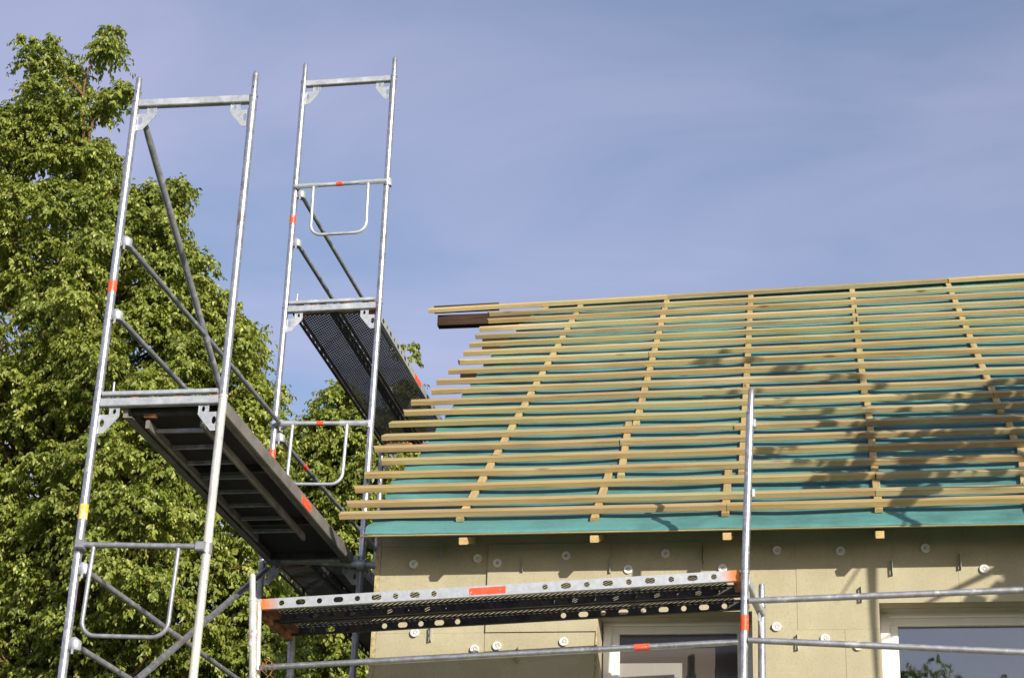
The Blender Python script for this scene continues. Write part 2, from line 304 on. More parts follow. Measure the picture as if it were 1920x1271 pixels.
# bedding strip (yellow foam) left of window 1
fs = MB(); pts = []
for i in range(40):
    z = SILL + (w1t-SILL)*i/39; pts.append(V((w1l-.004+.006*noise.noise(V((0, 0, z*14))), YW-.003, z)))
fs.path(pts, [.009+.005*noise.noise(V((3, 0, p.z*20))) for p in pts], 6); fs.build('foam_joint', WALLE, wo1)
# fasteners, brackets
FAST = [(776, 1058), (896, 1047), (933, 1056), (1062, 1042), (1248, 1038), (1457, 1032), (1576, 1033), (1735, 1028), (1845, 1067), (1178, 1068), (1355, 1066), (778, 1186), (890, 1217), (932, 1211), (1057, 1203), (1456, 1175), (1547, 1197), (1609, 1211), (1846, 1290), (1500, 1300), (800, 1300)]
for px, py in FAST:
    c = pz(px, py); fb = MB(); y = YW - .016; R = .030
    ringr = [0.0, .010, .0125, .022, .0235, .0285, R, R]; ringy = [.003, .003, .0, .0, -.0015, -.0015, .002, .020]
    vs = [V((c.x+r*math.cos(t), y+dy, c.z+r*math.sin(t))) for r, dy in zip(ringr[1:], ringy[1:]) for t in [2*math.pi*k/24 for k in range(24)]]
    fb.add(vs + [V((c.x, y+.003, c.z))], [(i*24+k, i*24+(k+1) % 24, (i+1)*24+(k+1) % 24, (i+1)*24+k) for i in range(6) for k in range(24)] + [(len(vs), k, (k+1) % 24) for k in range(24)], True)
    a0 = random.random()*3
    for q in range(4):
        a = a0 + q*math.pi/2; d = V((math.cos(a), 0, math.sin(a))); e = V((-math.sin(a), 0, math.cos(a)))
        fb.box(V((c.x, y-.001, c.z)) + d*.0165, (.011, .004, .003), (d, Y1, e))
    fb.build('wall_fastener', PLAST, wallo)
for px, py in [(981, 1060), (809, 1188), (972, 1228), (1145, 1062), (1673, 1064), (1801, 1053), (1615, 1114), (1496, 1204), (1320, 1040), (829, 1032)]:
    c = pz(px, py); hb = MB(); sl_ = lambda a, b: [(a-.004, b-.016), (a+.004, b-.016), (a+.004, b+.016), (a-.004, b+.016)]
    hb.plate([(0, -.058), (.046, -.046), (.046, .050), (0, .056)], [sl_(.025, -.024), sl_(.025, .024)], (c.x, YW+.004, c.z), -Y1, Z1, .0018)
    hb.build('metal_bracket', GALVF, wallo)
# roof membrane
CB = [[(862, 974), (1090, 571)], [(1114, 974), (1143, 884)], [(1164, 894), (1179, 793)], [(1192, 799), (1251, 562)], [(1360, 964), (1366, 880)], [(1391, 888), (1408, 551)], [(1648, 957), (1625, 742)], [(1621, 735), (1597.5, 544)], [(1877, 773), (1777.5, 533)], [(1904, 832), (1890, 789)], [(1921, 908), (1912, 826)], [(1036, 569), (1004, 590)]]
NB = -.042                                                           # top of counter battens below the batten tops
def rx(j, s):                                                       # rafter lines, x at slope position s
    a, b = {0: (CB[0][0], CB[0][1]), 1: ((1116, 974), (1251, 562)), 2: ((1362, 964), (1408, 551)), 3: ((1648, 957), (1597.5, 544)), 4: ((1935, 930), (1777.5, 533))}[j]
    (x0, s0), (x1, s1) = xs(onroof(*a, NB)), xs(onroof(*b, NB)); return x0 + (x1-x0)*(s-s0)/(s1-s0)
S_EAVE = xs(onroof(1300, 988.5, -.075))[1]
EDGE = sorted([(xs(onroof(px, py, -.08))[1], onroof(px, py, -.08).x) for px, py in ((692, 990), (722, 945), (738, 905), (762, 880), (792, 850), (826, 800), (846, 770), (884, 725), (905, 690), (935, 655), (952, 640), (978, 610), (1002, 588), (1022, 572))])
def xleft(s): return float(np.interp(s, [e[0] for e in EDGE], [e[1] for e in EDGE])) + .012*noise.noise(V((s*4, 2.2, 0))) + .01*math.sin(s*18)
mm = MB(); NX, NS = 200, 250; S_TOP = RIDGE_S + .02
SG = np.linspace(S_EAVE-.035, S_TOP, NS)
XR = 5.6
q0, q1 = onroof(1000, 564.9), onroof(1920, 511.8); s_q0, s_q1 = xs(q0)[1], xs(q1)[1]
def ridge_s(x): return s_q0 + (s_q1-s_q0)*(x-q0.x)/(q1.x-q0.x)
for s in SG:
    rr = [rx(j, s) for j in range(5)]; rr = [rr[0]-.86] + rr + [rr[4]+.88*k for k in range(1, 5)]
    xl = xleft(max(s, S_EAVE))
    for i in range(NX):
        u = i/(NX-1); u = u**1.25; x = xl + (XR-xl)*u
        j = max(0, min(len(rr)-2, int(np.searchsorted(rr, x))-1)); q = (x-rr[j])/(rr[j+1]-rr[j]); q = min(1, max(0, q)); bay = j
        wv = noise.noise(V((x*1.1, s*2.6, bay*3.1)))
        sag = (.000 + .011*(1+wv)) * math.sin(math.pi*q)**.8 + .006*noise.noise(V((x*2.3, s*9, 5)))*math.sin(math.pi*q)
        if x < rr[1]:                                              # free edge: billows
            t = min(1, (rr[1]-x)/.5); sag = t*(-.010 + .016*noise.noise(V((x*1.5, s*5.0, 9))) + .012*noise.noise(V((x*4, s*12, 1))))
        sag -= .005*((s/1.32) % 1.0) - .0025
        nn = min(-.0475, -.0715 - sag); se = s
        if s > RIDGE_S - .05: nn = nn + (-.030-nn)*min(1, (s-RIDGE_S+.05)/.06)
        dn = S_EAVE + .07 - s
        if s < S_EAVE + .07:                                       # rolls over the eaves board
            a = min(dn/.07, 2.2); nn = -.0715 - .35*sag - .0035*a*a - .004*noise.noise(V((x*3, 0, 0)))*a; se = max(s, S_EAVE - .03)
            if s < S_EAVE: se = S_EAVE - .012*(1-min(1, (S_EAVE-s)/.1)) ; nn -= (S_EAVE-s)*.20
        se2 = se*ridge_s(x)/RIDGE_S if se > 0 else se; mm.v.append(tuple(roofpt(x, se2, nn)))
for r in range(NS-1):
    for i in range(NX-1): mm.f.append((r*NX+i, r*NX+i+1, (r+1)*NX+i+1, (r+1)*NX+i)); mm.sm.append(True)
mm.build('roof_membrane', MEMB, house)
# counter battens
def bar(mb, A, B, wd, th, side, up, bev=.002):
    d = (B-A); mb.box((A+B)/2, (d.length, wd, th), (d.normalized(), side, up), bev)
def wood_part(name, A, B, wd, th, up, m, parent=house):
    """a timber with its own axes so that the grain follows it (local X = length); A and B lie on the axis"""
    d = (B-A); mb = MB(); Lh = d.length; nseg = max(1, int(Lh/.45)) if name == 'batten' else 1; sd = random.uniform(0, 99); b = .003; vs = []
    pr = [(-wd/2+b, -th/2), (wd/2-b, -th/2), (wd/2, -th/2+b), (wd/2, th/2-b), (wd/2-b, th/2), (-wd/2+b, th/2), (-wd/2, th/2-b), (-wd/2, -th/2+b)]
    for k in range(nseg+1):
        t = k/nseg; e = 0 if nseg == 1 else 1; oy = e*.007*noise.noise(V((sd, t*Lh*.55, 0))) + e*.003*noise.noise(V((sd, t*Lh*2.1, 4))); oz = e*.003*noise.noise(V((sd, t*Lh*.8, 9))); sk = (.012*math.sin(sd*7) if k == 0 and e else 0)
        vs += [V((Lh*(t-.5) + sk*p/wd*2, p*(1+e*.05*noise.noise(V((sd, t*Lh*1.3, 7)))) + oy, q + oz)) for p, q in pr]
    mb.add(vs, [(k*8+i, k*8+(i+1) % 8, k*8+8+(i+1) % 8, k*8+8+i) for k in range(nseg) for i in range(8)] + [tuple(range(8))[::-1], tuple(range(nseg*8, nseg*8+8))]); o = mb.build(name, m)
    x = d.normalized(); y = up.cross(x).normalized(); z = x.cross(y)
    # a private shift along the grain keeps boards from repeating: move the mesh, move the object back
    sh = V((random.uniform(-20, 20), random.uniform(-3, 3), random.uniform(-3, 3)))
    o.data.transform(Matrix.Translation(sh)); mw = Matrix((x, y, z)).transposed().to_4x4(); mw.translation = (A+B)/2 - mw.to_3x3() @ sh
    o.parent = parent; o.matrix_world = mw; o.matrix_parent_inverse = Matrix.Identity(4); o.matrix_local = Matrix.Translation(-V(parent['_o'])) @ mw
    return o
random.seed(21)
for a, b in CB + [[(1935, 960), (1925, 905)]]:
    A, B = onroof(*a, NB-.014), onroof(*b, NB-.014); wood_part('counter_batten', A, B, .052, .027, RN, random.choice(WOODS))
for k in range(1, 4):
    A, B = roofpt(rx(4, 0)+.88*k, -.05, NB-.014), roofpt(rx(4, RIDGE_S)+.88*k, RIDGE_S-.05, NB-.014); wood_part('counter_batten', A, B, .052, .027, RN, random.choice(WOODS))
# battens: top rear edge measured at four columns of the roof
S_ = 4.235
Y1000 = [500+q/S_ for q in (275, 330, 385, 447, 505, 570, 635, 708, 780, 858, 935, 1015, 1097, 1185)] + [803, 826.5, 850, 875, 901, 929.5, 949]
Y1920 = [500+q/S_ for q in (50, 125, 185, 255, 325, 393, 465, 540, 625, 705, 792, 880, 975, 1065)] + [775, 799, 823, 850, 876, 907, 927.7]
Y1200 = [500+q/S_ for q in (237, 300, 357, 418, 478, 540, 605, 672, 748, 828, 905, 990, 1080, 1165)] + [799, 820, 843.8, 868.6, 894.6, 924, 945.4]
ENDX = [(808, 579), (921, 582), (920, 594), (905, 609), (896, 625), (887, 640), (874, 657), (863, 675), (843, 693), (824, 711), (813, 729), (773, 752), (758, 772), (734, 793), (724, 813), (706, 835), (715, 864), (684, 890), (668, 912), (652, 942), (637, 967)]
random.seed(31); JOIN = {}
for i in range(21):
    P0, P1, P2 = onroof(1000, Y1000[i]), onroof(1200, Y1200[i]), onroof(1920, Y1920[i])
    fit = np.polyfit([P0.x, P1.x, P2.x], [xs(P0)[1], xs(P1)[1], xs(P2)[1]], 1); sl_at = lambda x: float(np.polyval(fit, x))
    xa = onroof(*ENDX[i], -.02).x; xe = 5.5; wdt = .060 if i else .07; cuts = [xa]
    c = xa + random.uniform(2.0, 4.6)
    while c < xe - .5:
        rr = [rx(j, sl_at(c)) for j in range(5)]; c2 = min(rr, key=lambda q: abs(q-c)); c2 = c2 if abs(c2-c) < .6 else c
        if c2 > cuts[-1] + .8: cuts.append(c2)
        c += random.uniform(3.4, 5.0)
    cuts.append(xe)
    for a, b in zip(cuts[:-1], cuts[1:]):
        j1, j2 = random.uniform(-.006, .006), random.uniform(-.006, .006); th = random.uniform(.040, .043)
        if a == xa: j1 = 0
        A = roofpt(a+.001, sl_at(a)-wdt/2+j1, -th/2); B = roofpt(b-.001, sl_at(b)-wdt/2+j2*.5, -th/2)
        wood_part('batten', A, B, wdt-random.uniform(0, .004), th, RN, random.choice(WOODS + WOODS2))
# eaves board, rafter tails, ridge and purlin ends
eA, eB = [roofpt(x, S_EAVE-.010, -.0835) + V((0, .014, -.002)) for x in (WX0-.05, 5.5)]; wood_part('eaves_board', eA, eB, .022, .012, Z1, WOODS[1])
for px, py in [(868, 1014), (1114, 1010), (1363, 1005), (1650, 1002), (1952, 998)]:
    c = onY(px, py, YW-.335); A = V((c.x, YW-.335, c.z)); wood_part('rafter', A, A + V((0, .75, .26)), .054, .046, V((0, -.33, .94)), WOODT)
RA = onroof(822, 604, -.30); wood_part('ridge_beam', V((onY(822, 604, RID.y-.12).x, RID.y-.12, onY(822, 604, RID.y-.12).z)), V((1.0, RID.y-.12, onY(822, 604, RID.y-.12).z)), .10, .115, Z1, WOODD)
c = onY(818, 590, RID.y+.05); wood_part('ridge_board', V((c.x, RID.y-.05, c.z+.01)), V((onY(937, 585, RID.y).x, RID.y-.05, c.z+.02)), .05, .07, Z1, WOODD)
for (px, py) in ((905, 647), (864, 706)):
    c = onroof(px, py, -.24); wood_part('purlin', c, c + V((1.6, 0, 0)), .06, .13, Z1, WOODD)
# back slope
bs = MB(); th = .05
bs.add([V((x, y, z)) for x in (WX0+.12, WX1-.3) for y, z in ((RID.y+.02, RID.z-.12), (BACKY+.5, RID.z-.12-(BACKY+.48-RID.y)*math.tan(AL)))], [(0, 1, 3, 2)]); bs.build('back_roof', MEMB, house)
# ------------------------------------------------------------------ scaffold kit
RT = .0242
def lerp(a, b, t): return a + (b-a)*t
def collar(mb, p, d, r=RT+.004, h=.012): mb.path([p-d*h, p+d*h], r, 16)
def ring_tape(p, d, wd, m, parent, r=RT+.0016, at=None):
    if at is not None: p = at + d*((p.z-at.z)/d.z)
    MB().path([p-d*wd/2, p+d*wd/2], r, 16).build('tape', m, parent)
def gusset(P, side, up, ledge_drop):
    """corner plate below the ledger, P = point where standard axis meets the ledger's underside"""
    o = [(.020, -.045), (.078, -.045), (.078, 0), (.140, 0), (.140, -.060), (.058, -.158), (.020, -.158)]
    ov = lambda cx, cy, a, b: [(cx+a*math.cos(t), cy+b*math.sin(t)) for t in [2*math.pi*k/12 for k in range(12)]]
    mb = MB(); mb.plate(o, [ov(.110, -.026, .010, .017), ov(.042, -.095, .013, .024)], P, side, up, .004)
    for e in ((.081, -.022), (.137, -.03)): mb.box(V(P)+side*e[0]+up*e[1], (.005, .010, .044 if e[0] < .1 else .06), (side, side.cross(up), up))
    return mb
def frame(root, TL, TR, BL, BR, mats=(GALV, GALV), spigot=(True, True), ledger_m=GALVF, lock=False, led_off=.03, gm=GALVF, gusset_side=(1, 1)):
    """scaffold frame: TL/TR tops (joint), BL/BR feet of the two standards"""
    for (T, B, m, sp) in ((TL, BL, mats[0], spigot[0]), (TR, BR, mats[1], spigot[1])):
        d = (T-B).normalized(); mb = MB(); mb.path([B, T], RT, 18); collar(mb, T-d*.008, d, RT+.003, .008); collar(mb, T-d*.10, d, RT+.0012, .004)
        st = mb.build('standard', m, root)
        if sp: MB().path([T, T+d*.15, T+d*.165], [.019, .019, .013], 16).build('spigot', m, st); MB().path([T+d*.05+V((0, -.0188, 0)), T+d*.05+V((0, -.0196, 0))], .005, 8).build('spigot_hole', ROOMBLK, st)
    side = (TR-TL).normalized(); up = (TL-BL).normalized(); dep = side.cross(up)
    A, B = TL - up*led_off, TR - up*led_off
    lb = MB(); lb.box((A+B)/2, ((B-A).length-2*RT+.004, .046, .050), (side, dep, up), .005); lb.build('ledger', ledger_m, root)
    gusset(A - up*.025, side, up, 0).build('gusset', gm, root); gusset(B - up*.025, -side, up, 0).build('gusset', gm, root)
    if lock:
        c = lerp(A, B, .5) + up*.052; MB().box(c + dep*.012, ((B-A).length-2*RT-.012, .034, .026), (side, dep, up), .004).build('locking_bar', GALVF, root)
        for t in (.30, .66, .93): MB().box(lerp(A, B, t) + up*.032 - dep*.004, (.05, .03, .012), (side, dep, up)).build('deck_claw', RUST, root)
        q = lerp(A, B, .115) + up*.025 - dep*.0; MB().path([q, q+up*.105], .0055, 8).build('toe_board_pin', GALVF, root)
ROOMBLK = mat('dark_hole', (.01, .01, .01), .9, 0, .2, 10)
def std_line(a, b, Y):                                             # axis of a standard through two measured points at depth Y
    P, Q = onY(*a, Y), onY(*b, Y); d = (P-Q).normalized(); return P, d
YA, YBAY, YC = 9.56, 12.63, 15.70
L1, d1l = std_line((256.2, 188.5), (115.4, 1271), YA); R1, d1r = std_line((476, 179), (358.2, 1271), YA)
A1L, A1R = onY(184, 747.7, YA), onY(419, 740.6, YA)
f = thing('scaffold_frame', A1L, 'upper galvanised scaffold frame of the near left tower, bare spigots against sky and tree', 'scaffold frame', 'stacked scaffold frames')
frame(f, L1, R1, A1L, A1R); ring_tape(onY(217, 538, YA), d1l, .072, RED, f, at=L1)
LB, RB = A1L - d1l*2.0, A1R - d1r*2.0
f = thing('scaffold_frame', LB, 'lower frame of the near left tower under the hatch deck, yellow tape on one standard', 'scaffold frame', 'stacked scaffold frames')
frame(f, A1L, A1R, LB, RB, (GALV, PALE), (False, False), lock=True); ring_tape(onY(161, 960, YA), d1l, .088, YEL, f, at=A1L)
LG, RG = LB - d1l*(LB.z/d1l.z), RB - d1r*(RB.z/d1r.z)
f = thing('scaffold_frame', LG, 'bottom frame of the near left tower standing on the ground', 'scaffold frame', 'stacked scaffold frames'); frame(f, LB, RB, LG, RG, (GALV, PALE), (False, False))
C2L, C2R = onY(570.7, 153, YBAY), onY(738.5, 142, YBAY); B2L, B2R = onY(535.7, 575, YBAY), onY(711.2, 566.4, YBAY); A2L, A2R = onY(493, 1043, YBAY), onY(678.5, 1042, YBAY)
f = thing('scaffold_frame', B2L, 'topmost slim scaffold frame behind, highest spigots alone against blue sky', 'scaffold frame', 'stacked scaffold frames')
frame(f, C2L, C2R, B2L, B2R); ring_tape(onY(551.5, 413, YBAY), (C2L-B2L).normalized(), .072, RED, f, at=B2L)
f = thing('scaffold_frame', A2L, 'middle frame of the rear tower under the perforated upper deck, beside the batten ends', 'scaffold frame', 'stacked scaffold frames')
frame(f, B2L, B2R, A2L, A2R, spigot=(False, False), lock=True); ring_tape(onY(512, 852, YBAY), (B2L-A2L).normalized(), .07, RED, f, at=A2L)
d2l, d2r = (B2L-A2L).normalized(), (A2R - onY(660.8, 1271, YBAY)).normalized(); G2L, G2R = A2L - d2l*2.0, A2R - d2r*2.0
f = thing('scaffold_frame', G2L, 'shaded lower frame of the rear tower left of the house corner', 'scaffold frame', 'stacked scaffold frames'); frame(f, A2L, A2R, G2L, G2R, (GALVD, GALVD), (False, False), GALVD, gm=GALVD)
H2L, H2R = G2L - d2l*(G2L.z/d2l.z), G2R - d2r*(G2R.z/d2r.z)
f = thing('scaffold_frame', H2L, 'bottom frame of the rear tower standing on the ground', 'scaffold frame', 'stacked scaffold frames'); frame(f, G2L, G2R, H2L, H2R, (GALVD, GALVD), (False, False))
B3L, A3L = onY(716, 838, YC), onY(697, 1235, YC); SX = V((.735, 0, 0))
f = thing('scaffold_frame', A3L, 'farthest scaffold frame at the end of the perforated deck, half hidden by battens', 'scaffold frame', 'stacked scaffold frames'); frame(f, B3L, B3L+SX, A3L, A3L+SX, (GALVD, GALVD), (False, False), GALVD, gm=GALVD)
d3 = (B3L-A3L).normalized(); G3L = A3L - d3*(A3L.z/d3.z)
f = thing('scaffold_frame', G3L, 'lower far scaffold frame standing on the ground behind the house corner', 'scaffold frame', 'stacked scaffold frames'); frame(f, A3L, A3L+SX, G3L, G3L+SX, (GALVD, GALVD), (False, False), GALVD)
# end guard rails with hoop
def end_guard(name_label, a, b, h1, h2, drop, m, flat=False, tape=None, zrot=0):
    A, B = a, b; root = thing('end_guardrail', A, name_label, 'guardrail', 'hooped end guardrails'); s = (B-A).normalized(); Lg = (B-A).length; up = V((0, 0, 1)); up = (up - s*up.dot(s)).normalized(); dep = s.cross(up)
    O = V((0, -.035, 0)); pts = []; rad = []
    for k in range(29):
        t = k/28; pts.append(A + s*Lg*t + O); rad.append(.0165)
    mb = MB().path(pts, rad, 14)
    if flat:                                                        # flattened zones with bolt holes
        for t0, t1 in ((.02, .25), (.70, .99)): mb.box(A + s*Lg*(t0+t1)/2 + O, (Lg*(t1-t0), .022, .042), (s, dep, up), .008)
    else:
        for t in (0, 1): mb.path([A + s*Lg*t - up*.030, A + s*Lg*t + up*.030], .033, 16); mb.box(A + s*Lg*t + O - s*(.02 if t else -.02), (.05, .05, .055), (s, dep, up), .008)
    mb.build('top_rail', m, root)
    pa, pb = A + s*h1*Lg + O - up*.012, A + s*h2*Lg + O - up*.012; r = .085; hp = [pa]
    for (c, a0, a1) in ((pa - up*(drop-r) + s*r, math.pi, 1.5*math.pi), (pb - up*(drop-r) - s*r, 1.5*math.pi, 2*math.pi)):
        hp += [c + s*r*math.cos(lerp(a0, a1, q/7)) + up*r*math.sin(lerp(a0, a1, q/7)) for q in range(8)]
    hp.append(pb); MB().path(hp, .0125, 12).build('hoop', m, root)
    if flat:
        for t in (.145, .72, .955): p = A + s*Lg*t + O - dep*0; MB().path([p + V((0, -.0115, 0)), p + V((0, -.0125, 0))], .006, 8).build('bolt_hole', ROOMBLK, root)
        mb = MB(); mb.path([B - up*.028, B + up*.028], .033, 16); mb.path([A - up*.024, A + up*.024], .031, 16); mb.build('coupler', m, root)
    if tape: MB().path([A + s*Lg*(tape-.035) + O, A + s*Lg*(tape+.035) + O], .0185, 14).build('tape', RED, root)
end_guard('plain tubular end guardrail with deep hoop on the near tower below the hatch deck', onY(150, 1024, YA), onY(387, 1028, YA), .13, .80, .50, GALVD)
end_guard('hooped end guardrail with red tape, uppermost, against the sky on the rear tower', onY(556, 354, YBAY), onY(727, 343, YBAY), .20, .80, .42, GALVF, True, .49)
end_guard('hooped end guardrail with red tape against leaves behind the hatch deck', onY(514, 797, YBAY), onY(693, 796, YBAY), .21, .78, .46, GALVF, True, .50)
# long rails and braces
def wedge_box(p, dx): return MB().path([p + V((.006, 0, -.030)), p + V((.006, 0, -.026)), p + V((.006, 0, .022)), p + V((.008, 0, .034)), p + V((.012, 0, .040))], [.030, .033, .033, .027, .012], 14).box(p + V((.004, -.028, -.012)), (.012, .006, .085), (X1, Y1, Z1))
def long_rail(label, P, Q, r=.0168, m=GALVD, tape=None, clamps=(1, 1), group='long side rails between the towers', nm='guardrail', cat='guardrail'):
    root = thing(nm, P, label, cat, group); d = (Q-P).normalized()
    MB().path([P, P+d*.05, P+d*.12, Q-d*.12, Q-d*.05, Q], [r*.8, r*.9, r, r, r*.9, r*.8], 14).build('rail', m, root)
    for k, p in zip(clamps, (P, Q)):
        if k: wedge_box(p + V((-.005, -.02, .0)), 0).build('wedge_coupler', GALVF, root)
    if tape is not None:
        t = lerp(P, Q, tape); MB().path([t-d*.045, t+d*.045], r+.0016, 14).build('tape', RED, root)
OX = V((.052, .02, 0))
def along(Lp, dl, z): return Lp + dl*((z - Lp.z)/dl.z)
for z_, lab, lab2 in ((4.775, 'upper dark guardrail running from the near tower down behind the deck to the rear tower', 'x'), (4.30, 'middle guardrail on the outer side just above the hatch deck of the near tower', 'x')):
    a = along(A1L, d1l, z_+H-.005); b = along(A2L, d2l, z_+H-.04); long_rail(lab, a+OX, b+OX)
za, zb = onY(567, 366, YBAY).z, onY(558, 457, YBAY).z
for z_, lab in ((za, 'upper guardrail behind the topmost hooped end guardrail, against the sky'), (zb, 'middle guardrail above the perforated upper deck, against the sky')):
    a = along(B2L, (C2L-B2L).normalized(), z_); b = along(B3L, d3, z_-.03); long_rail(lab, a+OX, b+OX)
za, zb = onY(159, 1068, YA).z, onY(138, 1209, YA).z
for z_, lab in ((za, 'guardrail starting beside the deep hoop of the near tower, crossing the pale diagonal'), (zb, 'lowest guardrail of the near tower leaving the bottom edge of the view')):
    a = along(A1L, d1l, z_); b = along(A2L, d2l, z_-.03); long_rail(lab, a+OX, b+OX)
a = along(A2L, d2l, onY(525, 822, YBAY).z); b = along(A3L, d3, a.z-.02); long_rail('guardrail with red tape passing behind the lower hooped end guardrail', a+OX, b+OX, tape=.20)
def brace(label, P, Q, m): long_rail(label, P, Q, .0212, m, None, (0, 0), 'diagonal braces of the scaffold', 'diagonal_brace', 'brace')
brace('dark diagonal brace falling from the top corner of the near tower to the hatch deck', L1 - d1l*.14 + V((.055, .03, 0)), A2L + V((.05, -.04, .0)), GALVD)
brace('pale diagonal brace rising from bottom left to the rear tower, crossing a guardrail', A1L - d1l*1.93 + V((.06, .06, 0)), A2L + V((.05, -.03, -.10)), GALV)
t0, t1 = onY(528, 1048, YBAY-.05), onY(716, 1061, YBAY-.05)
root = thing('wall_tie_tube', t0, 'horizontal wall tie tube under the far end of the hatch deck, reaching the house corner', 'tie tube')
MB().path([t0, t1], RT, 16).build('tube', GALVD, root); mb = MB(); p = lerp(t0, t1, .8); mb.path([p-X1*.03, p+X1*.03], .036, 16); mb.box(p + V((0, .03, .0)), (.06, .07, .07), None, .01); mb.build('coupler', GALVD, root)
# ------------------------------------------------------------------ hatch deck of the near tower
dk = thing('access_deck', A1L, 'dark hatch deck with ladder folded underneath between near and rear tower', 'scaffold deck')
xl, xr = onY(234, 766, YA+.05).x, -3.372; z0, z1 = onY(420, 747, YA).z, onY(664, 1034, YBAY-.07).z; ya, yb = YA+.035, YBAY-.05
def dz(y): return lerp(z0, z1, (y-ya)/(yb-ya))
DU = V((0, yb-ya, z1-z0)).normalized(); DN = V((1, 0, 0)).cross(DU)
def dbox(mb, x0, x1, y0, y1, h0, h1, bev=0): mb.box(V(((x0+x1)/2, (y0+y1)/2, dz((y0+y1)/2)+(h0+h1)/2)), (y1-y0, x1-x0, h1-h0), (DU, X1, DN), bev)
mb = MB(); dbox(mb, xl, xl+.028, ya, yb, -.085, .0, .004); dbox(mb, xl+.028, xl+.055, ya, yb, -.085, -.080); mb.build('side_rail', ALU, dk)
mb = MB(); dbox(mb, xr-.028, xr, ya, yb, -.085, .0, .004); dbox(mb, xr-.055, xr-.028, ya, yb, -.085, -.080); mb.build('side_rail', ALU, dk)
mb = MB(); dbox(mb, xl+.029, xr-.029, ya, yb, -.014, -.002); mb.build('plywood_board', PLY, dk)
for k, t in enumerate((.02, .36, .72, .985)):
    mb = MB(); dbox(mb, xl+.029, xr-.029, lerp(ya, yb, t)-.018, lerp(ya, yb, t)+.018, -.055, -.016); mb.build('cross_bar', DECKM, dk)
ld = MB(); lx0, lx1 = xl+.135, xr-.155; ly0, ly1 = ya+.05, ya+2.25
dbox(ld, lx0-.012, lx0+.012, ly0, ly1, -.135, -.085, .004); ldr = ld.build('folded_ladder', ALU, dk)
ld = MB(); dbox(ld, lx1-.012, lx1+.012, ly0, ly1, -.135, -.085, .004); ld.build('ladder_rail', ALU, ldr)
for k in range(8):
    y = ly0 + .12 + .275*k; ld = MB(); dbox(ld, lx0+.013, lx1-.013, y-.010, y+.010, -.122, -.100, .005); ld.build('rung', GALVD, ldr)
mb = MB(); yt = lerp(ya, yb, .58); dbox(mb, xr+.0005, xr+.002, yt-.11, yt+.11, -.078, -.020); mb.build('tape', RED, dk)
mb = MB(); mb.path([V((xl+.10, yb-.02, dz(yb)-.06)), V((xr-.08, yb-.02, dz(yb)-.06))], .02, 12); mb.build('end_bar', GALVD, dk)
mb = MB(); dbox(mb, lx0-.02, lx0+.05, ya+.03, ya+.06, -.075, -.055); mb.build('hinge', RUST, dk)
# ------------------------------------------------------------------ perforated steel planks
PW, PL_ = .315, 3.0
def make_plank(label, edge_m, group):
    """plank in local axes: X along, Y across, Z up, front edge at Y=0, top at Z=0"""
    root = thing('steel_deck_plank', (0, 0, 0), label, 'scaffold deck', group)
    holes = [(.135+.122*k, .014 if k % 2 else 0, .0175) for k in range(9)] + [(1.808+.1296*k, .014 if k % 2 else 0, .0175) for k in range(9)]
    for nm, y in (('side_flange', .0015), ('side_flange', PW-.0015)):
        mb = MB(); mb.holed_strip((0, y, -.066), X1, Z1, PL_, .066, holes); sgn = 1 if y < .1 else -1
        mb.box((PL_/2, y+sgn*.013, -.0662), (PL_, .024, .0022)); mb.box((PL_/2, y+sgn*.008, -.0012), (PL_, .016, .0024)); mb.build(nm, edge_m if y < .1 else DECKM, root)
    gr = MB(); a, b = .036, .019; nu, nv = int((PL_-.10)/a), int((PW-.03)/b)
    for j in range(nv):
        for i in range(nu):
            x = .05 + a*(i + .5*(j % 2)); y = .016 + b*j
            for sg in (-1, 1):
                P, Q = V((x, y, -.006)), V((x + sg*a/2, y+b, -.006))
                t = (Q-P).normalized(); s = t.cross(Z1).normalized(); wv = (s*.90 + Z1*-.42).normalized()*.0058
                gr.add([P-wv, Q-wv, Q+wv, P+wv], [(0, 1, 2, 3)])
    gr.build('expanded_mesh', GRATE, root)
    for x in (.02, PL_-.02):
        mb = MB(); mb.box((x, PW/2, -.030), (.045, PW-.008, .056), (X1, Y1, Z1), .004); e = 1 if x > 1 else -1
        for y in (.07, PW-.07): mb.box((x+e*.035, y, -.006), (.07, .05, .008)); mb.box((x+e*.066, y, -.025), (.008, .05, .04))
        mb.build('end_cap', RUST, root)
    return root
GRATE = mat('perforated_deck_steel', (.15, .145, .145), .55, .5, .3, 6, 0); overlay(GRATE, (.13, .09, .055), 1.2, .5, .75)
def copy_tree(o, parent=None):
    c = o.copy(); COL.objects.link(c); c.parent = parent
    for ch in list(o.children): copy_tree(ch, c)
    return c
def place(o, O, u, v, label=None):
    u = u.normalized(); n = u.cross(v).normalized(); v2 = n.cross(u); m = Matrix((u, v2, n)).transposed().to_4x4(); m.translation = O; o.matrix_world = m
    if label: o['label'] = label
EDGEP = overlay_edge = mat('painted_end_flange', (.43, .455, .48), .45, .45, .10, 30, .05, 120)
nt = EDGEP.node_tree; N, L = nt.nodes, nt.links; b = N['Principled BSDF']
tc = N.new('ShaderNodeTexCoord'); sp = N.new('ShaderNodeSeparateXYZ'); L.new(tc.outputs['Object'], sp.inputs[0])
m1 = N.new('ShaderNodeMath'); m1.operation = 'SUBTRACT'; m1.inputs[1].default_value = PL_/2; L.new(sp.outputs['X'], m1.inputs[0]); m2 = N.new('ShaderNodeMath'); m2.operation = 'ABSOLUTE'; L.new(m1.outputs[0], m2.inputs[0])
